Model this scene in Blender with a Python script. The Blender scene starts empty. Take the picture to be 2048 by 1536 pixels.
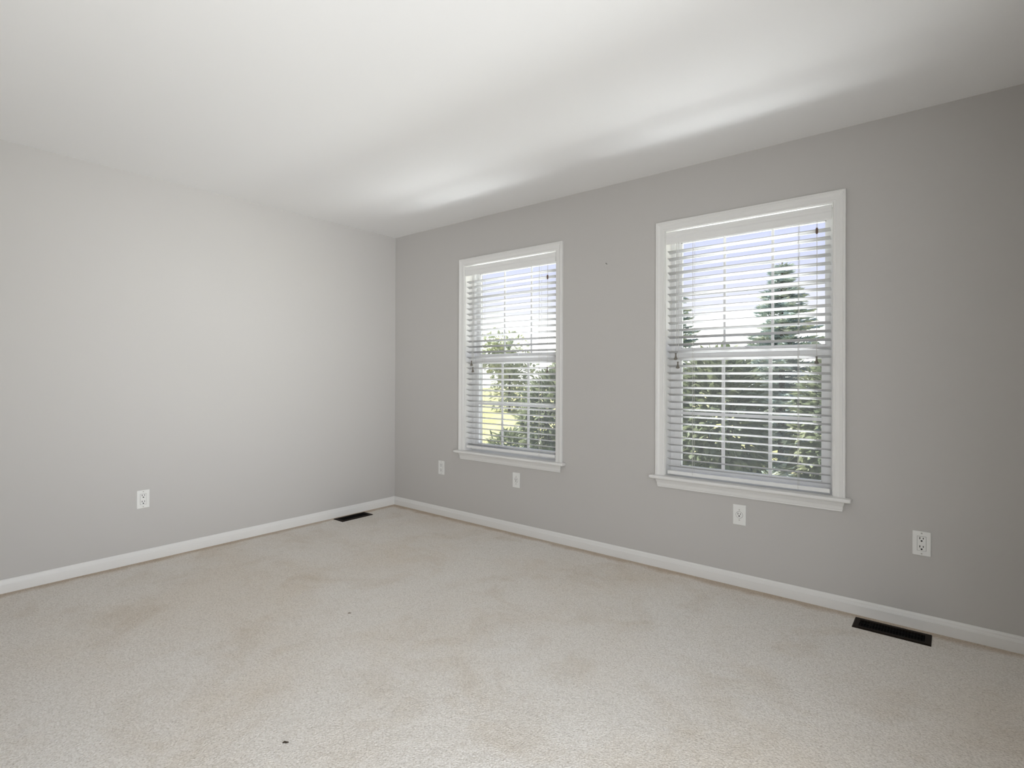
import bpy, bmesh, math, random
from mathutils import Vector, Matrix
random.seed(7)
S = bpy.context.scene
COL = S.collection
PI = math.pi

# ------------------------------------------------------------------ camera, sky, sun, exposure
def set_camera():
    f, cy = 1082.93, 749.095
    yaw, pitch, roll = 0.682576, 0.00185953, 0.00331334
    fw = Vector((-math.sin(yaw)*math.cos(pitch), math.cos(yaw)*math.cos(pitch), math.sin(pitch)))
    r = Vector((math.cos(yaw), math.sin(yaw), 0)); u = r.cross(fw)
    r2 = math.cos(roll)*r + math.sin(roll)*u; u2 = -math.sin(roll)*r + math.cos(roll)*u
    M = Matrix((r2, u2, -fw)).transposed().to_4x4()
    M.translation = Vector((3.96873, -3.18059, 1.18134))
    cd = bpy.data.cameras.new('camera'); cd.sensor_width = 36; cd.lens = f/2048*36
    cd.shift_y = -(768-cy)/2048; cd.clip_start = .02; cd.clip_end = 500
    o = bpy.data.objects.new('camera', cd); COL.objects.link(o); o.matrix_world = M
    S.camera = o
set_camera()

SKY = 1.0
w = bpy.data.worlds.new('sky'); S.world = w; w.use_nodes = True
nt = w.node_tree; nt.nodes.clear()
tc = nt.nodes.new('ShaderNodeTexCoord'); sx = nt.nodes.new('ShaderNodeSeparateXYZ')
rp = nt.nodes.new('ShaderNodeValToRGB'); bg = nt.nodes.new('ShaderNodeBackground'); wo = nt.nodes.new('ShaderNodeOutputWorld')
HZN = 2.5        # hazy horizon glare, clipped white in the photograph
el = rp.color_ramp.elements
el[0].position = 0.0; el[0].color = (HZN, HZN*.98, HZN*.93, 1)
el[1].position = 1.0; el[1].color = (.42, .55, 1.0, 1)
for p, c in ((.05, (HZN, HZN*.98, HZN*.94)), (.115, (1.0, 1.0, 1.12)), (.19, (.78, .81, 1.05)), (.27, (.70, .74, 1.02)), (.5, (.60, .68, 1.0))):
    e = el.new(p); e.color = (*c, 1)
nt.links.new(tc.outputs['Generated'], sx.inputs[0]); nt.links.new(sx.outputs['Z'], rp.inputs[0])
nt.links.new(rp.outputs[0], bg.inputs[0]); bg.inputs[1].default_value = SKY
nt.links.new(bg.outputs[0], wo.inputs[0])

SUN = 10.5
sd = bpy.data.lights.new('sun', 'SUN'); sd.energy = SUN; sd.angle = math.radians(.6); sd.color = (1, .95, .86)
so = bpy.data.objects.new('sun', sd); COL.objects.link(so)
so.rotation_euler = Vector((.60, .10, -.80)).to_track_quat('-Z', 'Y').to_euler()   # high in the west, along the house front

def area(name, power, loc, aim, sx, sy, col, spread=180):
    l = bpy.data.lights.new(name, 'AREA'); l.shape = 'RECTANGLE'; l.size = sx; l.size_y = sy
    l.energy = power; l.color = col; l.spread = math.radians(spread)
    o = bpy.data.objects.new(name, l); COL.objects.link(o); o.location = loc
    o.rotation_euler = (Vector(aim)-Vector(loc)).to_track_quat('-Z', 'Y').to_euler()
NEAR = 45.0      # added fill lamp in the unseen east opening, beside the camera (W)
area('east_fill_lamp', NEAR, (4.36, -2.8, 1.0), (0, -2.5, .6), 1.5, 1.5, (.92, .965, 1.0))
BEAM = 8.5      # added narrow lamp that brightens a patch of the west wall
area('west_wall_fill_beam', BEAM, (4.37, -2.8, .95), (0, -1.15, 1.6), 1.5, 1.5, (.95, .98, 1.0), 50)
UPFILL = 270.0    # added lamp below the sills, stands in for glare off sunlit ground
area('ground_fill_lamp', UPFILL, (2.3, 1.95, -.42), (2.3, 0, 1.75), 9.0, .7, (.97, .985, 1.0), 96)

S.view_settings.view_transform = 'Standard'; S.view_settings.look = 'None'
S.view_settings.gamma = 1; S.view_settings.use_curve_mapping = False
S.view_settings.exposure = 0.0
S.cycles.use_denoising = True
S.cycles.max_bounces = 14; S.cycles.diffuse_bounces = 8; S.cycles.transparent_max_bounces = 24
S.cycles.sample_clamp_indirect = 10

# ------------------------------------------------------------------ helpers
def mat(name, col, rough=.5, spec=.5, bump=None, metal=0, colnoise=None, trans=0):
    m = bpy.data.materials.new(name); m.use_nodes = True
    n = m.node_tree; b = n.nodes['Principled BSDF']
    b.inputs['Base Color'].default_value = (*col, 1); b.inputs['Roughness'].default_value = rough
    b.inputs['Specular IOR Level'].default_value = spec; b.inputs['Metallic'].default_value = metal
    tc = n.nodes.new('ShaderNodeTexCoord')
    if colnoise:
        sc, c2, lo, hi = colnoise
        t = n.nodes.new('ShaderNodeTexNoise'); t.inputs['Scale'].default_value = sc; t.inputs['Detail'].default_value = 5
        r = n.nodes.new('ShaderNodeValToRGB'); r.color_ramp.elements[0].position = lo; r.color_ramp.elements[1].position = hi
        r.color_ramp.elements[0].color = (*col, 1); r.color_ramp.elements[1].color = (*c2, 1)
        n.links.new(tc.outputs['Object'], t.inputs['Vector']); n.links.new(t.outputs['Fac'], r.inputs[0])
        n.links.new(r.outputs[0], b.inputs['Base Color'])
    if bump:
        sc, st, dist = bump
        t = n.nodes.new('ShaderNodeTexNoise'); t.inputs['Scale'].default_value = sc; t.inputs['Detail'].default_value = 4
        u = n.nodes.new('ShaderNodeBump'); u.inputs['Strength'].default_value = st; u.inputs['Distance'].default_value = dist
        n.links.new(tc.outputs['Object'], t.inputs['Vector']); n.links.new(t.outputs['Fac'], u.inputs['Height'])
        n.links.new(u.outputs[0], b.inputs['Normal'])
    if trans:
        b.inputs['Base Color'].default_value = (*col, 1)
        tr = n.nodes.new('ShaderNodeBsdfTranslucent'); mx = n.nodes.new('ShaderNodeMixShader'); mx.inputs[0].default_value = trans
        src = b.inputs['Base Color'].links[0].from_socket if b.inputs['Base Color'].links else None
        if src: n.links.new(src, tr.inputs[0])
        else: tr.inputs[0].default_value = (*col, 1)
        out = n.nodes['Material Output']
        n.links.new(b.outputs[0], mx.inputs[1]); n.links.new(tr.outputs[0], mx.inputs[2]); n.links.new(mx.outputs[0], out.inputs[0])
    return m

class MB:
    """collects shapes, builds ONE mesh object"""
    def __init__(s): s.bm = bmesh.new()
    def box(s, x0, x1, y0, y1, z0, z1, bev=0, seg=2):
        r = bmesh.ops.create_cube(s.bm, size=1)
        vs = r['verts']
        for v in vs:
            v.co = Vector((x0+(v.co.x+.5)*(x1-x0), y0+(v.co.y+.5)*(y1-y0), z0+(v.co.z+.5)*(z1-z0)))
        if bev:
            es = list({e for v in vs for e in v.link_edges})
            bmesh.ops.bevel(s.bm, geom=es, offset=bev, segments=seg, affect='EDGES', profile=.5)
        return s
    def poly(s, pts, faces):
        vs = [s.bm.verts.new(p) for p in pts]
        for f in faces:
            try: s.bm.faces.new([vs[i] for i in f])
            except ValueError: pass
        return s
    def loft(s, rings, cap=True, closed=True):
        R = [[s.bm.verts.new(p) for p in ring] for ring in rings]
        n = len(R[0])
        for a, b in zip(R[:-1], R[1:]):
            for i in range(n if closed else n-1):
                j = (i+1) % n
                s.bm.faces.new((a[i], a[j], b[j], b[i]))
        if cap:
            s.bm.faces.new(R[0][::-1]); s.bm.faces.new(R[-1])
        return s
    def tube(s, pts, r, n=6):
        pts = [Vector(p) for p in pts]; rings = []
        for i, p in enumerate(pts):
            d = (pts[min(i+1, len(pts)-1)] - pts[max(i-1, 0)]).normalized()
            a = d.orthogonal().normalized(); b = d.cross(a)
            rr = r[i] if isinstance(r, (list, tuple)) else r
            rings.append([p + rr*(math.cos(2*PI*k/n)*a + math.sin(2*PI*k/n)*b) for k in range(n)])
        # keep ring frames consistent
        return s.loft(rings)
    def lathe(s, c, prof, n=16, axis='Z'):
        rings = []
        for r, h in prof:
            ring = []
            for k in range(n):
                a = 2*PI*k/n
                x, y = r*math.cos(a), r*math.sin(a)
                p = {'Z': Vector((x, y, h)), 'Y': Vector((x, h, y)), 'X': Vector((h, x, y))}[axis]
                ring.append(Vector(c)+p)
            rings.append(ring)
        return s.loft(rings)
    def build(s, name, m, parent=None, smooth=False, recalc=True):
        if recalc: bmesh.ops.recalc_face_normals(s.bm, faces=s.bm.faces)
        me = bpy.data.meshes.new(name); s.bm.to_mesh(me); s.bm.free()
        me.materials.append(m)
        if smooth:
            for p in me.polygons: p.use_smooth = True
        o = bpy.data.objects.new(name, me); COL.objects.link(o)
        if parent is not None: o.parent = parent
        return o

def raw(name, verts, faces, m, parent=None, smooth=False):
    me = bpy.data.meshes.new(name); me.from_pydata([tuple(v) for v in verts], [], faces); me.update()
    me.materials.append(m)
    if smooth:
        for p in me.polygons: p.use_smooth = True
    o = bpy.data.objects.new(name, me); COL.objects.link(o)
    if parent is not None: o.parent = parent
    return o
def tag(o, label, cat, group=None):
    o['label'] = label; o['category'] = cat
    if group: o['group'] = group
    return o
def empty(name, loc=(0, 0, 0)):
    o = bpy.data.objects.new(name, None); COL.objects.link(o); o.location = loc; o.empty_display_size = .05
    return o
def struct(o): o['kind'] = 'structure'; return o
def copy_tree(o, parent=None):
    c = o.copy(); COL.objects.link(c)
    if parent is not None: c.parent = parent
    for ch in [x for x in list(o.children)]: copy_tree(ch, c)
    return c

# ------------------------------------------------------------------ materials
WALL = mat('greige_wall_paint', (.510, .495, .478), .75, .25, bump=(260, .06, .001))
CEIL = mat('white_ceiling_paint', (.815, .81, .805), .85, .2, bump=(220, .05, .001))
TRIM = mat('white_trim_paint', (.74, .735, .72), .35, .45)
VINYL = mat('white_vinyl', (.80, .80, .80), .4, .4)
BLIND = mat('white_blind_slats', (.78, .78, .77), .4, .4)
SLAT = mat('off_white_slat', (.66, .665, .665), .45, .3)
CORD = mat('white_cord', (.62, .61, .58), .8, .2)
TASSEL = mat('taupe_plastic', (.16, .145, .12), .4, .4)
TOGGLE = mat('brown_plastic', (.13, .08, .06), .4, .4)
PLATE = mat('white_outlet_plastic', (.76, .76, .74), .3, .5)
SLOT = mat('black_slot', (.004, .004, .004), .8, .05)
GAP = mat('shadow_grey_seam', (.16, .155, .15), .7, .2)
SCREW = mat('painted_screw', (.42, .41, .38), .4, .5)
REG = mat('dark_brown_metal', (.011, .006, .003), .6, .12)
LOUVER = mat('black_louver', (.004, .003, .003), .7, .08)
BACKING = mat('black_backing', (.004, .004, .004), .9, .1)
NAIL = mat('dark_nail_steel', (.06, .055, .05), .4, .5, metal=.6)
LINT = mat('dark_lint', (.05, .038, .028), .95, .1)
BRICK = mat('brown_brick', (.10, .065, .05), .9, .2, colnoise=(40, (.19, .13, .10), .4, .7))
BARK = mat('bark', (.11, .085, .065), .9, .2, bump=(60, .5, .01))

def carpet_material():
    m = bpy.data.materials.new('beige_cut_pile_carpet'); m.use_nodes = True
    n = m.node_tree; b = n.nodes['Principled BSDF']; L = n.links
    b.inputs['Roughness'].default_value = .97; b.inputs['Specular IOR Level'].default_value = .08
    tc = n.nodes.new('ShaderNodeTexCoord')
    def noise(sc, det, rough=.5, dist=0):
        t = n.nodes.new('ShaderNodeTexNoise'); t.inputs['Scale'].default_value = sc; t.inputs['Detail'].default_value = det
        t.inputs['Roughness'].default_value = rough; t.inputs['Distortion'].default_value = dist
        L.new(tc.outputs['Object'], t.inputs['Vector']); return t.outputs['Fac']
    def ramp(src, stops):
        r = n.nodes.new('ShaderNodeValToRGB'); e = r.color_ramp.elements
        e[0].position, e[0].color = stops[0][0], (*stops[0][1], 1); e[1].position, e[1].color = stops[-1][0], (*stops[-1][1], 1)
        for p, c in stops[1:-1]: q = e.new(p); q.color = (*c, 1)
        L.new(src, r.inputs[0]); return r.outputs[0]
    def mul(a, b_, f=1.0):
        x = n.nodes.new('ShaderNodeMix'); x.data_type = 'RGBA'; x.blend_type = 'MULTIPLY'; x.inputs[0].default_value = f
        L.new(a, x.inputs[6]); L.new(b_, x.inputs[7]); return x.outputs[2]
    base = ramp(noise(.9, 5, .6, .4), [(.34, (.79, .725, .645)), (.52, (.83, .79, .74)), (.66, (.84, .81, .77))])
    wear = ramp(noise(3.2, 6, .62, .6), [(.28, (.90, .87, .83)), (.5, (1, 1, 1)), (.75, (1.0, 1.0, 1.0))])
    tuft = ramp(noise(165, 3, .6), [(.30, (.70, .67, .64)), (.5, (.99, .99, .99)), (.72, (1.0, 1.0, 1.0))])
    v = n.nodes.new('ShaderNodeTexVoronoi'); v.inputs['Scale'].default_value = 115; L.new(tc.outputs['Object'], v.inputs['Vector'])
    cell = ramp(v.outputs['Distance'], [(.25, (1, 1, 1)), (.8, (.84, .83, .81))])
    # soil line where the pile meets the baseboards, broken up by noise
    sx = n.nodes.new('ShaderNodeSeparateXYZ'); L.new(tc.outputs['Object'], sx.inputs[0])
    ny = n.nodes.new('ShaderNodeMath'); ny.operation = 'MULTIPLY'; ny.inputs[1].default_value = -1; L.new(sx.outputs['Y'], ny.inputs[0])
    mn = n.nodes.new('ShaderNodeMath'); mn.operation = 'MINIMUM'; L.new(ny.outputs[0], mn.inputs[0]); L.new(sx.outputs['X'], mn.inputs[1])
    nz = noise(7, 4); ad = n.nodes.new('ShaderNodeMath'); ad.operation = 'MULTIPLY_ADD'; ad.inputs[1].default_value = -.09; L.new(nz, ad.inputs[0]); L.new(mn.outputs[0], ad.inputs[2])
    soil = ramp(ad.outputs[0], [(.0, (.74, .66, .58)), (.045, (1, 1, 1))])
    col = mul(mul(mul(mul(base, wear), tuft), cell, .8), soil)
    L.new(col, b.inputs['Base Color'])
    bp = n.nodes.new('ShaderNodeBump'); bp.inputs['Strength'].default_value = .9; bp.inputs['Distance'].default_value = .006
    a = n.nodes.new('ShaderNodeMath'); a.operation = 'ADD'; L.new(noise(150, 3, .6), a.inputs[0])
    k = n.nodes.new('ShaderNodeMath'); k.operation = 'MULTIPLY'; k.inputs[1].default_value = 1.4; L.new(noise(14, 3), k.inputs[0])
    L.new(k.outputs[0], a.inputs[1]); L.new(a.outputs[0], bp.inputs['Height']); L.new(bp.outputs[0], b.inputs['Normal'])
    return m
CARPET = carpet_material()

def pane_material(name, gloss, tint):
    m = bpy.data.materials.new(name); m.use_nodes = True; n = m.node_tree; n.nodes.clear()
    o = n.nodes.new('ShaderNodeOutputMaterial'); t = n.nodes.new('ShaderNodeBsdfTransparent'); t.inputs[0].default_value = (*tint, 1)
    g = n.nodes.new('ShaderNodeBsdfGlossy'); g.inputs['Roughness'].default_value = .02
    x = n.nodes.new('ShaderNodeMixShader'); x.inputs[0].default_value = gloss
    n.links.new(t.outputs[0], x.inputs[1]); n.links.new(g.outputs[0], x.inputs[2]); n.links.new(x.outputs[0], o.inputs[0])
    return m
GLASS = pane_material('window_glass', .03, (.97, .985, .98))
def screen_material():
    m = bpy.data.materials.new('insect_screen_mesh'); m.use_nodes = True; n = m.node_tree; n.nodes.clear()
    o = n.nodes.new('ShaderNodeOutputMaterial'); t = n.nodes.new('ShaderNodeBsdfTransparent')
    g = n.nodes.new('ShaderNodeBsdfDiffuse'); g.inputs[0].default_value = (.12, .12, .12, 1)
    tl = n.nodes.new('ShaderNodeBsdfTranslucent'); tl.inputs[0].default_value = (.16, .165, .17, 1)
    y = n.nodes.new('ShaderNodeMixShader'); y.inputs[0].default_value = .5
    n.links.new(g.outputs[0], y.inputs[1]); n.links.new(tl.outputs[0], y.inputs[2])
    x = n.nodes.new('ShaderNodeMixShader'); x.inputs[0].default_value = .20
    n.links.new(t.outputs[0], x.inputs[1]); n.links.new(y.outputs[0], x.inputs[2]); n.links.new(x.outputs[0], o.inputs[0])
    return m
SCREEN = screen_material()

# ------------------------------------------------------------------ room shell
H, RX, RY = 2.44, 4.27, -3.7
WIN = [(.831, 1.845), (2.540, 3.554)]          # outer casing edges of the two windows
CW = .057                                       # casing width
ZT, ZS = 2.128, .572                            # top of casing, top of stool
def slab_with_holes(name, axis_pos, thick, holes, u0, u1, z0, z1, m, axis='Y'):
    b = MB(); holes = sorted(holes); u = u0
    def bx(a, c, p, q):
        if c-a < 1e-5 or q-p < 1e-5: return
        lo, hi = sorted((axis_pos, axis_pos+thick))
        if axis == 'Y': b.box(a, c, lo, hi, p, q)
        else: b.box(lo, hi, a, c, p, q)
    for (a, c, p, q) in holes:
        bx(u, a, z0, z1); bx(a, c, z0, p); bx(a, c, q, z1); u = c
    bx(u, u1, z0, z1)
    return struct(b.build(name, m))
struct(MB().box(-.12, RX+.12, RY-.12, .15, -.12, 0).build('floor', CARPET))
struct(MB().box(-.12, RX+.12, RY-.12, .15, H, H+.12).build('ceiling', CEIL))
struct(MB().box(-.12, 0, RY-.12, .12, 0, H).build('wall_west', WALL))
slab_with_holes('wall_east', RX, .12, [(-3.6, -2.0, .05, 2.07)], RY, .12, 0, H, WALL, 'X')  # the hole is added for the fill lamps, out of view
slab_with_holes('wall_north', 0, .12, [(a+CW-.012, c-CW+.012, ZS-.03, ZT-CW+.012) for a, c in WIN], 0, RX, 0, H, WALL)
slab_with_holes('wall_south', RY, -.12, [], 0, RX, 0, H, WALL)
# brick veneer outside the window wall
slab_with_holes('wall_exterior', .12, .093, [(a+CW-.006, c-CW+.006, ZS-.05, ZT-CW+.02) for a, c in WIN], -1.5, 6.5, -.6, 2.9, BRICK)

BB = [(0, 0), (.013, 0), (.013, .046), (.0115, .0475), (.0115, .050), (.0095, .056), (.0085, .063), (.006, .0685), (.003, .072), (0, .072)]
def baseboard(name, p0, p1, nrm, mit0=0, mit1=0):
    p0, p1, nrm = Vector(p0), Vector(p1), Vector(nrm); d = (p1-p0).normalized()
    r0 = [p0 + nrm*t + d*(t*mit0) + Vector((0, 0, z)) for t, z in BB]
    r1 = [p1 + nrm*t - d*(t*mit1) + Vector((0, 0, z)) for t, z in BB]
    return struct(MB().loft([r0, r1]).build(name, TRIM))
baseboard('baseboard_west', (0, 0, 0), (0, RY, 0), (1, 0, 0), 1, 1)
baseboard('baseboard_north', (0, 0, 0), (RX, 0, 0), (0, -1, 0), 1, 1)
baseboard('baseboard_east', (RX, 0, 0), (RX, RY, 0), (-1, 0, 0), 1, 1)
baseboard('baseboard_south', (0, RY, 0), (RX, RY, 0), (0, 1, 0), 1, 1)

# ------------------------------------------------------------------ windows
CP = [(0, 0), (0, .0075), (.003, .0095), (.010, .010), (.0115, .0118), (.0135, .0118), (.030, .0125), (.0355, .0150), (.041, .0172),
      (.0440, .0180), (.0455, .0165), (.0475, .0165), (.0490, .0180), (.0545, .0180), (.0565, .0160), (.057, .0130), (.057, 0)]
def window(idx, a, c):
    root = struct(empty('window_%d' % idx, ((a+c)/2, 0, ZS)))
    root.parent = None
    ox, oz = (a+c)/2, ZS
    i0, i1, zt = a+CW, c-CW, ZT-CW          # clear opening inside the casing
    def P(b, name, m, parent=root, smooth=False):
        for v in b.bm.verts: v.co -= Vector((ox, 0, oz))
        return b.build(name, m, parent, smooth)
    # casing: left leg, head, right leg mitred
    def ring(base, fx, fz): return [Vector((base[0]+fx*u, -t, base[1]+fz*u)) for u, t in CP]
    b = MB(); b.loft([ring((i0, ZS), -1, 0), ring((i0, zt), -1, 1), ring((i1, zt), 1, 1), ring((i1, ZS), 1, 0)])
    P(b, 'casing', TRIM)
    # jambs and head
    b = MB(); b.box(i0-.012, i0+.004, 0, .085, ZS, zt+.012); b.box(i1-.004, i1+.012, 0, .085, ZS, zt+.012); b.box(i0+.004, i1-.004, 0, .085, zt-.003, zt+.012)
    P(b, 'jamb', TRIM)
    # stool with horns and rounded nose
    b = MB(); b.box(a-.028, c+.028, -.050, 0, ZS-.020, ZS, .007, 3); b.box(i0+.004, i1-.004, -.004, .085, ZS-.020, ZS)
    P(b, 'stool', TRIM)
    # apron, moulded, with returned ends
    ap = [(0, .0), (.0180, .0), (.0180, -.010), (.0165, -.0115), (.0165, -.014), (.0150, -.020), (.0125, -.026), (.0118, -.042), (.0100, -.045), (.0100, -.052), (.0075, -.0535), (0, -.0535)]
    b = MB(); zz = ZS-.0195
    b.loft([[Vector((a+.005+(.018-t)*1.1, -t, zz+z)) for t, z in ap], [Vector((c-.005-(.018-t)*1.1, -t, zz+z)) for t, z in ap]])
    P(b, 'apron', TRIM)
    # vinyl frame
    fi = .022
    b = MB()
    b.box(i0-.006, i0+fi, .085, .185, ZS-.03, zt+.008); b.box(i1-fi, i1+.006, .085, .185, ZS-.03, zt+.008)
    b.box(i0+fi, i1-fi, .085, .185, zt-.028, zt+.008); b.box(i0+fi, i1-fi, .085, .195, ZS-.03, ZS+.010)
    b.box(i0+fi-.001, i0+fi+.006, .086, .094, ZS+.01, zt-.028); b.box(i1-fi-.006, i1-fi+.001, .086, .094, ZS+.01, zt-.028)
    P(b, 'frame', VINYL)
    def sash(name, y0, y1, z0, z1, side, bot, top, gz0, gz1, mw):
        s0, s1 = i0+fi, i1-fi; g0, g1 = i0+side, i1-side
        b = MB()
        b.box(s0, g0, y0, y1, z0, z1); b.box(g1, s1, y0, y1, z0, z1)
        b.box(g0, g1, y0, y1, z0, gz0); b.box(g0, g1, y0, y1, gz1, z1)
        # glazing bead
        for q in (0, 1):
            x = g0 if q == 0 else g1-.006
            b.box(x, x+.006, y0+.006, y1-.004, gz0, gz1)
        b.box(g0, g1, y0+.006, y1-.004, gz0, gz0+.005); b.box(g0, g1, y0+.006, y1-.004, gz1-.005, gz1)
        s = P(b, name, VINYL)
        ym = (y0+y1)/2
        g = MB().box(g0, g1, ym-.002, ym+.002, gz0, gz1); P(g, 'glass_pane', GLASS, s)
        m = MB(); W = g1-g0; zc = (gz0+gz1)/2
        for k in (1, 2): m.box(g0+W*k/3-mw/2, g0+W*k/3+mw/2, ym-.012, ym-.003, gz0, gz1, .002, 1)
        m.box(g0, g1, ym-.0115, ym-.0035, zc-mw/2, zc+mw/2, .002, 1)
        P(m, 'muntin_grille', VINYL, s)
        return s
    lo = sash('lower_sash', .088, .118, ZS+.010, 1.338, .062, 0, 0, .622, 1.283, .019)
    b = MB().box(i0+fi+.03, i1-fi-.03, .076, .089, 1.292, 1.300, .002, 1); P(b, 'lift_rail', VINYL, lo)
    for xx in ((i0+i1)/2,):
        b = MB().box(xx-.03, xx+.03, .094, .112, 1.338, 1.350, .003, 1); b.box(xx-.008, xx+.02, .086, .100, 1.350, 1.358, .002, 1); P(b, 'sash_lock', VINYL, lo)
    up = sash('upper_sash', .120, .148, 1.300, zt-.028, .051, 0, 0, 1.352, 2.018, .014)
    b = MB(); b.box(i0+fi+.006, i1-fi-.006, .165, .1665, ZS+.012, 1.318); P(b, 'insect_screen', SCREEN)
    b = MB()
    for q0, q1, r0, r1 in ((i0+fi, i0+fi+.018, ZS+.010, 1.33), (i1-fi-.018, i1-fi, ZS+.010, 1.33), (i0+fi+.018, i1-fi-.018, ZS+.010, ZS+.026), (i0+fi+.018, i1-fi-.018, 1.314, 1.33)):
        b.box(q0, q1, .160, .172, r0, r1)
    P(b, 'screen_frame', VINYL)
    return root
window(1, *WIN[0]); window(2, *WIN[1])
w3 = struct(empty('window_3', (RX, -2.8, .05)))          # unseen window added around the fill lamps beside the camera
b = MB()
for y0, y1, z0, z1 in ((-.86, -.80, 0, 2.08), (.80, .86, 0, 2.08), (-.80, .80, 2.02, 2.08)): b.box(-.018, 0, y0, y1, z0, z1, .004, 1)
b.build('casing', TRIM, w3)
b = MB()
for y0, y1, z0, z1 in ((-.80, -.765, 0, 2.02), (.765, .80, 0, 2.02), (-.765, .765, 1.985, 2.02), (-.765, .765, 0, .05)): b.box(.02, .07, y0, y1, z0, z1)
b.build('frame', VINYL, w3)

# ------------------------------------------------------------------ venetian blinds
NSL, PITCH, TILT, SW = 31, .0437, math.radians(20), .0325
def slat_mesh(half):
    n = 6; top, bot = [], []
    for k in range(n+1):
        t = k/n*2-1; y = t*SW/2; z = .0020*(1-t*t)
        top.append((y, z+.0013)); bot.append((y, z-.0013))
    prof = top + bot[::-1]
    ct, st = math.cos(TILT), math.sin(TILT)
    prof = [(y*ct, z-y*st) for y, z in prof]
    rings = [[Vector((x, y, z)) for y, z in prof] for x in (-half, half)]
    b = MB(); b.loft(rings); return b
def blind(a, c, label, zfirst, rail_z, ladders, tassels, pull, pull_z, toggle_z):
    i0, i1 = a+CW+.006, c-CW-.006; xc = (i0+i1)/2; half = (i1-i0)/2-.008
    root = tag(empty('venetian_blind', (xc, .03, ZS)), label, 'window blind', 'white venetian blinds in the two windows')
    O = Vector((xc, .03, ZS))
    def P(b, name, m, parent=root, smooth=False):
        for v in b.bm.verts: v.co -= O
        return b.build(name, m, parent, smooth)
    # valance with moulded face
    vt, vb = 2.0610, 1.987
    pr = [(-.001, vt), (-.004, vt), (-.0075, vt-.004), (-.0075, vt-.014), (-.005, vt-.020), (-.0035, vt-.026), (-.0035, vt-.030), (-.0060, vt-.036), (-.0060, vb+.010), (-.0045, vb+.004), (-.003, vb), (-.001, vb)]
    b = MB(); b.loft([[Vector((x, y, z)) for y, z in pr] for x in (i0+.001, i1-.001)])
    P(b, 'valance', BLIND)
    b = MB().box(i0+.004, i1-.004, .004, .026, 2.003, 2.028); P(b, 'headrail', BLIND)
    first = None
    for k in range(NSL):
        z = zfirst-.5*SW*math.sin(TILT)-k*PITCH
        if first is None:
            first = slat_mesh(half).build('slat', SLAT, root, True)
            first.data.shade_smooth() if hasattr(first.data, 'shade_smooth') else None
            o = first
        else:
            o = first.copy(); COL.objects.link(o)
        dz = random.uniform(-.0006, .0006)
        o.location = Vector((xc+random.uniform(-.0015, .0015), .0195, z+dz))-O
        o.rotation_euler = (random.uniform(-.012, .012), random.uniform(-.0006, .0006), 0)
    b = MB().box(i0+.008, i1-.008, .005, .040, rail_z, rail_z+.022, .003, 2); rail = P(b, 'bottom_rail', BLIND)
    for lx in ladders:
        b = MB(); ztop = 2.012
        for y in (.0030, .0360): b.tube([(lx, y, ztop), (lx, y, rail_z+.004)], .0009, 5)
        for k in range(NSL):
            z = zfirst-k*PITCH-.0045
            b.tube([(lx, .0030, z+.0025), (lx, .0360, z-.0080)], .0006, 4)
        b.tube([(lx+.004, .0030, ztop), (lx+.004, .0030, rail_z+.002)], .0006, 4)
        P(b, 'ladder_cord', CORD)
        b = MB().lathe((lx+.002, .0045, rail_z+.008), [(.0005, .0015), (.004, .001), (.004, -.001), (.0005, -.0015)], 10, 'Y'); P(b, 'ladder_plug', BLIND, rail)
    bell = [(.0012, .0205), (.0052, .0200), (.0056, .0155), (.0040, .0140), (.0040, .0070), (.0055, -.0010), (.0085, -.0095), (.0115, -.0150), (.0115, -.0170), (.0090, -.0195), (.0045, -.0215), (.0010, -.0218)]
    for tx, tz in tassels:
        b = MB().tube([(tx, -.010, 1.99), (tx+.001, -.0105, (tz+1.99)/2), (tx, -.010, tz+.018)], .0011, 5); cd = P(b, 'tilt_cord', CORD)
        b = MB().lathe((tx, -.0145, tz), bell, 14); P(b, 'tassel', TASSEL, cd, True)
    b = MB(); b.tube([(pull-.0022, -.010, 1.99), (pull-.0014, -.010, toggle_z+.012)], .0009, 5); b.tube([(pull+.0022, -.010, 1.99), (pull+.0014, -.010, toggle_z+.012)], .0009, 5)
    b.tube([(pull, -.010, toggle_z-.012), (pull+.001, -.0105, (pull_z+toggle_z)/2), (pull, -.010, pull_z+.018)], .0014, 5)
    cd = P(b, 'lift_cord', CORD)
    b = MB().lathe((pull, -.012, pull_z), bell, 14); P(b, 'tassel', TASSEL, cd, True)
    b = MB().lathe((pull, -.012, toggle_z), [(.0015, .0165), (.0045, .0150), (.0062, .0080), (.0062, -.0080), (.0045, -.0150), (.0015, -.0165)], 12); P(b, 'cord_toggle', TOGGLE, cd, True)
    return root
blind(*WIN[0], 'white venetian blind in the smaller, farther window near the room corner', 1.942, .594, (1.073, 1.633), ((.976, 1.279), (.991, 1.227)), 1.718, 1.223, 1.888)
blind(*WIN[1], 'white venetian blind in the larger, nearer window on the right', 1.947, .582, (2.767, 3.334), ((2.671, 1.300), (2.684, 1.248)), 3.424, 1.266, 1.936)

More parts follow.
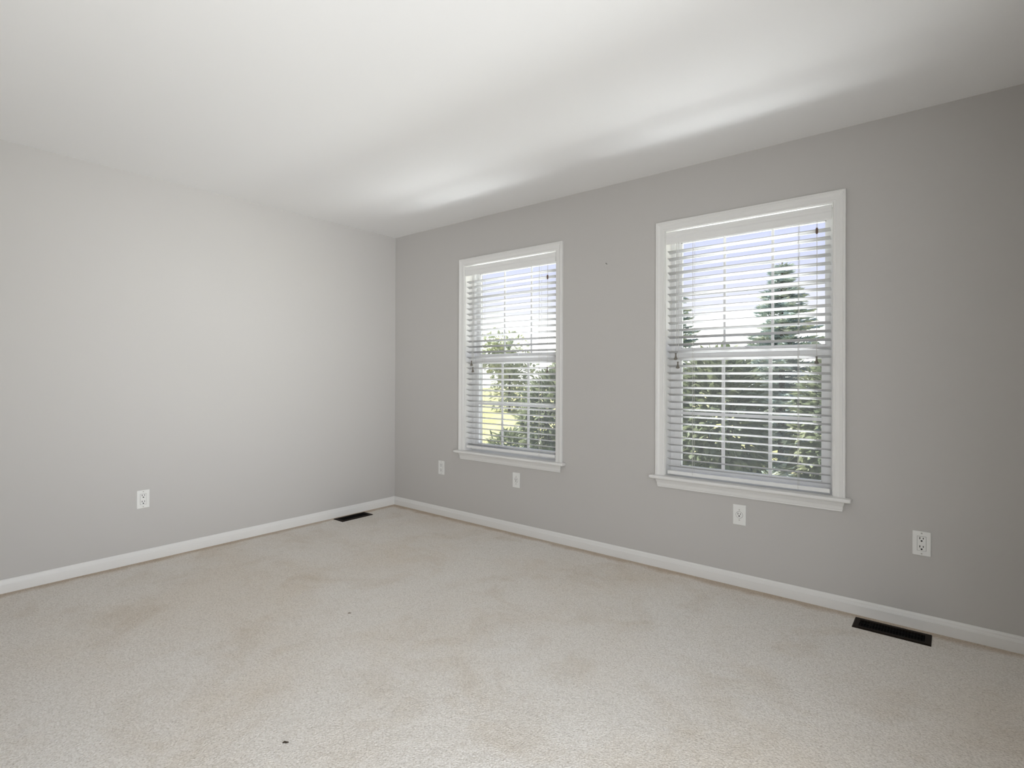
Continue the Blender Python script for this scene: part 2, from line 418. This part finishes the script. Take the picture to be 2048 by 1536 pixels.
# ------------------------------------------------------------------ outlets (built facing -y at the origin)
PW, PH, PT = .070, .114, .0055
def plate_base(label):
    root = tag(empty('wall_outlet'), label, 'electrical outlet', 'white electrical outlets on the grey walls')
    return root
def slots(b, cx, cz, y):
    b.box(cx-.0080, cx-.0050, y-.0004, y+.001, cz+.0003, cz+.0100); b.box(cx+.0050, cx+.0080, y-.0004, y+.001, cz+.0013, cz+.0092)
    b.lathe((cx, y, cz-.0068), [(.0036, .001), (.0036, -.0004)], 12, 'Y'); b.box(cx-.0036, cx+.0036, y-.0004, y+.001, cz-.0068, cz-.0042)
def screws(root, zz, yy=-PT):
    for z in (zz, -zz):
        b = MB().lathe((0, yy, z), [(.0034, .0005), (.0034, -.0004), (.0022, -.0011)], 12, 'Y'); b.build('plate_screw', SCREW, root)
def duplex(label):
    root = plate_base(label)
    b = MB(); b.box(-PW/2, PW/2, -PT, 0, -PH/2, PH/2, .0028, 2); b.build('cover_plate', PLATE, root)
    g = MB()
    for x0, x1, z0, z1 in ((-.0172, -.0163, -.034, .034), (.0163, .0172, -.034, .034), (-.0172, .0172, .0330, .034), (-.0172, .0172, -.034, -.0330)):
        g.box(x0, x1, -PT-.0003, -PT+.001, z0, z1)
    g.build('insert_gap', GAP, root)
    r = MB().box(-.0163, .0163, -PT-.0020, -PT+.001, -.033, .033, .0008, 1).build('receptacle', PLATE, root)
    s = MB(); slots(s, 0, .0195, -PT-.0020); slots(s, 0, -.0190, -PT-.0020); s.build('plug_slots', SLOT, r)
    screws(root, .0475)
    return root
def round_single(label):
    root = plate_base(label)
    b = MB(); b.box(-PW/2, PW/2, -PT, 0, -PH/2, PH/2, .0028, 2); b.build('cover_plate', PLATE, root)
    b = MB().lathe((0, -PT, 0), [(.0192, .001), (.0192, -.0003), (.0178, -.0003), (.0178, .001)], 28, 'Y'); b.build('insert_gap', GAP, root)
    r = MB().lathe((0, -PT, 0), [(.0178, .001), (.0178, -.0016), (.0165, -.0024)], 28, 'Y').build('receptacle', PLATE, root)
    s = MB(); slots(s, 0, .001, -PT-.0024); s.build('plug_slots', SLOT, r)
    screws(root, .0285)
    return root
o = duplex('white duplex outlet alone on the left wall'); o.location = (0, -1.993, .393); o.rotation_euler = (0, 0, PI/2)
lab = {'white duplex outlet between the room corner and the farther window': .620, 'white duplex outlet at far right, above the nearer floor vent': 3.859}
src = None
for k, x in lab.items():
    t = copy_tree(o); t.rotation_euler = (0, 0, 0); t.location = (x, 0, .402); t['label'] = k
o = round_single('white single round outlet just below the farther, smaller window'); o.location = (1.430, 0, .396)
t = copy_tree(o); t.location = (3.040, 0, .401); t['label'] = 'white single round outlet below the nearer, larger window'

# ------------------------------------------------------------------ floor registers
def register(label):
    root = tag(empty('floor_register'), label, 'floor vent', 'dark brown floor vents beside the baseboards')
    L, W = .297, .126
    b = MB()
    fr = [(0, 0), (0, .003), (.004, .006), (.022, .006), (.024, .004), (.024, 0)]
    cor = [(-1, -1), (1, -1), (1, 1), (-1, 1)]
    rings = [[Vector((sx*(L/2-u), sy*(W/2-u), z)) for u, z in fr] for sx, sy in cor]
    rings.append(rings[0]); b.loft(rings, cap=False); b.build('frame', REG, root)
    MB().box(-L/2+.020, L/2-.020, -W/2+.020, W/2-.020, .0002, .0010).build('dark_backing', BACKING, root)  # black plate stands in for the dark depth below the louvers
    n = 22
    f = None
    for i in range(n):
        x = -L/2+.030+(L-.060)*i/(n-1)
        if f is None:
            b = MB().box(-.0012, .0012, -W/2+.023, W/2-.023, .0012, .0050); f = b.build('louver', LOUVER, root); q = f
        else: q = f.copy(); COL.objects.link(q)
        q.location = (x, 0, 0)
    MB().box(-L/2+.024, L/2-.024, -.0025, .0025, .0012, .0054).build('centre_bar', LOUVER, root)
    MB().box(L/2-.050, L/2-.044, -.010, .004, .0054, .0085, .001, 1).build('damper_lever', LOUVER, root)
    return root
r = register('dark brown floor vent by the left baseboard, near the far corner'); r.location = (.107, -.512, 0); r.rotation_euler = (0, 0, PI/2)
t = copy_tree(r); t.location = (3.751, -.117, 0); t.rotation_euler = (0, 0, 0); t['label'] = 'dark brown floor vent at far right, below the far-right outlet'

# ------------------------------------------------------------------ small marks: nail, lint
n_ = MB().lathe((0, 0, 0), [(.0014, .001), (.0014, -.006), (.0030, -.0062), (.0030, -.0075)], 10, 'Y')
n_.box(.0015, .0055, -.005, 0, -.0065, -.0035); n_ = n_.build('wall_nail', NAIL); n_.location = (2.188, 0, 1.927)
tag(n_, 'tiny dark nail in the grey wall between the two windows', 'nail')
def lint(loc, s, rot, label, cat='lint', m=LINT):
    b = MB(); pts = [(-.010*s, 0, .0015), (-.004*s, .002*s, .003), (.002*s, -.001*s, .003), (.010*s, .002*s, .0015)]
    b.tube(pts, [.0015*s, .0030*s, .0032*s, .0012*s], 7); o = b.build('carpet_lint', m, None, True); o.location = loc; o.rotation_euler = (0, 0, rot)
    return tag(o, label, cat)
lint((2.311, -2.287, 0), .95, .75, 'dark scrap of lint on the carpet in the lower left foreground')
lint((1.654, -1.603, 0), .8, 1.2, 'small brown pulled tuft in the middle of the carpet', 'lint', mat('brown_tuft', (.22, .18, .14), .95, .1))

# ------------------------------------------------------------------ garden
GZ = -.5
LAWN = mat('sunny_lawn', (.56, .56, .24), .95, .05, colnoise=(1.4, (.74, .69, .42), .35, .65), bump=(30, .6, .05))
BOUNCE_GROUND = mat('pale_bounce_ground', (.72, .71, .68), .9, .2, colnoise=(3, (.66, .65, .61), .4, .7))
SHADE_ROOF = mat('shade_roof_grey', (.12, .12, .12), .9, .1)
DARK_GROUND = mat('dark_ground_brown', (.12, .085, .06), .95, .1, bump=(40, .8, .03))
struct(MB().box(-45, 40, .22, 70, GZ-.2, GZ).build('lawn_ground', LAWN))
struct(MB().box(-5, 9, 2.05, 3.25, GZ, GZ+.03).build('bounce_strip', BOUNCE_GROUND))  # unseen pale strip, added to bounce sunlight up through the slats
struct(MB().box(-5, 9, .213, 2.05, GZ, GZ+.02).build('dark_ground_strip', DARK_GROUND))  # unseen dark strip, added to keep steep bounce off the slats
struct(MB().box(-1.2, 6.2, -4.4, .55, 2.75, 2.87).build('added_shade_roof', SHADE_ROOF))  # unseen roof slab, added to shade the house front from the sun
LEAF = mat('shrub_leaf', (.20, .25, .145), .38, .4, colnoise=(3.5, (.38, .42, .25), .4, .65), trans=.28)
SPRUCE = mat('blue_spruce_needles', (.46, .55, .53), .8, .1, colnoise=(4, (.65, .68, .58), .45, .65), trans=.2)
TREE = mat('garden_tree_leaf', (.36, .41, .30), .8, .1, colnoise=(2, (.56, .58, .42), .4, .65), trans=.25)

def leaf_cloud(rng, n, fn, ln, wd):
    V, F = [], []
    for _ in range(n):
        p, d = fn(rng)
        d = (d + Vector((rng.uniform(-.7, .7), rng.uniform(-.7, .7), rng.uniform(-.6, .5)))).normalized()
        s = d.cross(Vector((rng.uniform(-.5, .5), rng.uniform(-.5, .5), 1))).normalized(); up = s.cross(d)
        l = ln*rng.uniform(.6, 1.25); w_ = wd*rng.uniform(.7, 1.2); k = len(V)
        V += [p, p+d*l*.35+s*w_-up*.004, p+d*l*.7+s*w_*.8-up*l*.05, p+d*l-up*l*.16, p+d*l*.7-s*w_*.8-up*l*.05, p+d*l*.35-s*w_-up*.004, p+d*l*.5+up*l*.05]
        F += [(k, k+1, k+6), (k+1, k+2, k+6), (k+2, k+3, k+6), (k+3, k+4, k+6), (k+4, k+5, k+6), (k+5, k, k+6)]
    return V, F
def shrub(cx, cy, rx, ry, h, n, seed, label):
    rng = random.Random(seed)
    root = tag(empty('garden_shrub', (cx, cy, GZ)), label, 'shrub', 'leafy shrubs outside under the windows')
    def fn(r):
        while True:
            q = Vector((r.uniform(-1, 1), r.uniform(-1, 1), r.uniform(-.9, 1)))
            if .25 < q.length < 1: break
        q *= (.72+.28*r.random())/max(q.length, .4) if r.random() < .6 else 1
        return Vector((q.x*rx, q.y*ry, h*.5+q.z*h*.5)), q.normalized()
    V, F = leaf_cloud(rng, n, fn, .17, .038)
    raw('foliage', V, F, LEAF, root, False)
    for k in range(5):
        a = rng.uniform(0, 2*PI)
        MB().tube([(.06*math.cos(a), .06*math.sin(a), -.02), (.25*rx*math.cos(a), .25*ry*math.sin(a), h*.4), (.6*rx*math.cos(a), .6*ry*math.sin(a), h*.8)], [.016, .011, .004], 6).build('stem', BARK, root)
    return root
shrub(-2.10, 4.25, .42, .45, .66, 700, 1, 'low leafy shrub outside, at the left behind the lower sash of the farther window')
shrub(-.98, 4.05, .58, .55, 1.78, 2300, 2, 'tall leafy shrub outside, at the right behind the lower sash of the farther window')
shrub(1.64, 3.95, .54, .55, 2.02, 2900, 4, 'leafy shrub outside the nearer window, filling the left of its lower sash')
shrub(3.02, 4.00, .54, .55, 1.92, 2600, 5, 'leafy shrub outside the nearer window, at the right of its lower sash')

def spruce(cx, cy, h, r, seed, label, dens=1.0):
    rng = random.Random(seed)
    root = tag(empty('spruce_tree', (cx, cy, GZ)), label, 'tree', 'trees in the garden outside the windows')
    MB().tube([(0, 0, -.05), (0, 0, h*.5), (0, 0, h)], [.07, .045, .008], 8).build('trunk', BARK, root)
    V, F = [], []
    z = .25
    while z < h-.05:
        t = z/h; L = r*(1-t)**.85+.06
        for _ in range(int(10*dens)+1):
            a = rng.uniform(0, 2*PI); l = L*rng.uniform(.65, 1.08); d = Vector((math.cos(a), math.sin(a), 0)); s = Vector((-d.y, d.x, 0))
            m = max(4, int(l/.045))
            for i in range(m):
                u = (i+.6)/m; p = Vector((0, 0, z)) + d*l*u + Vector((0, 0, -.22*l*u + .20*l*u*u))
                for q in range(4):
                    sd = rng.choice((-1, 1)); ax = (d*rng.uniform(.3, 1)+s*sd*rng.uniform(.2, 1)+Vector((0, 0, rng.uniform(-.25, .35)))).normalized()
                    ll = rng.uniform(.09, .20)*(1.1-.5*u); wv = ax.cross(Vector((0, 0, 1))).normalized()*.022; uv = Vector((0, 0, .020)); k = len(V)
                    V += [p+wv, p-wv*.5+uv, p-wv*.5-uv, p+ax*ll]
                    F += [(k, k+1, k+3), (k+1, k+2, k+3), (k+2, k, k+3)]
        z += .13*(1-.45*t)
    raw('needles', V, F, SPRUCE, root)
    return root
spruce(1.78, 6.6, 3.60, 1.30, 11, 'blue-green spruce outside, seen through the right half of the nearer window')
spruce(-.55, 7.6, 3.75, 1.25, 12, 'blue-green spruce outside, seen through the left third of the nearer window', .9)
spruce(.62, 11.0, 3.15, 1.3, 13, 'low spruce outside, seen between the two taller spruces', .8)

def tree(cx, cy, h, r, n, seed, label):
    rng = random.Random(seed)
    root = tag(empty('garden_tree', (cx, cy, GZ)), label, 'tree', 'trees in the garden outside the windows')
    MB().tube([(0, 0, -.05), (.03, 0, h*.4), (0, .03, h*.7)], [.07, .05, .02], 8).build('trunk', BARK, root)
    blobs = [(Vector((rng.uniform(-.5, .5)*r, rng.uniform(-.5, .5)*r, h*rng.uniform(.18, .80))), r*rng.uniform(.4, .65)) for _ in range(14)]
    def fn(rr):
        c, q = rr.choice(blobs); v = Vector((rr.gauss(0, 1), rr.gauss(0, 1), rr.gauss(0, 1))).normalized()
        return c+v*q*(rr.random()**.4), v
    V, F = leaf_cloud(rng, n, fn, .24, .075)
    raw('crown', V, F, TREE, root)
    return root
tree(-12.2, 16.5, 3.6, 1.5, 2200, 21, 'round green tree far outside, seen at the left edge of the farther window')
tree(-9.0, 17.5, 3.1, 1.6, 2200, 22, 'low green tree far outside, seen in the middle of the farther window')
tree(-4.9, 13.0, 3.6, 1.2, 1800, 23, 'green tree far outside, seen at the right edge of the farther window')
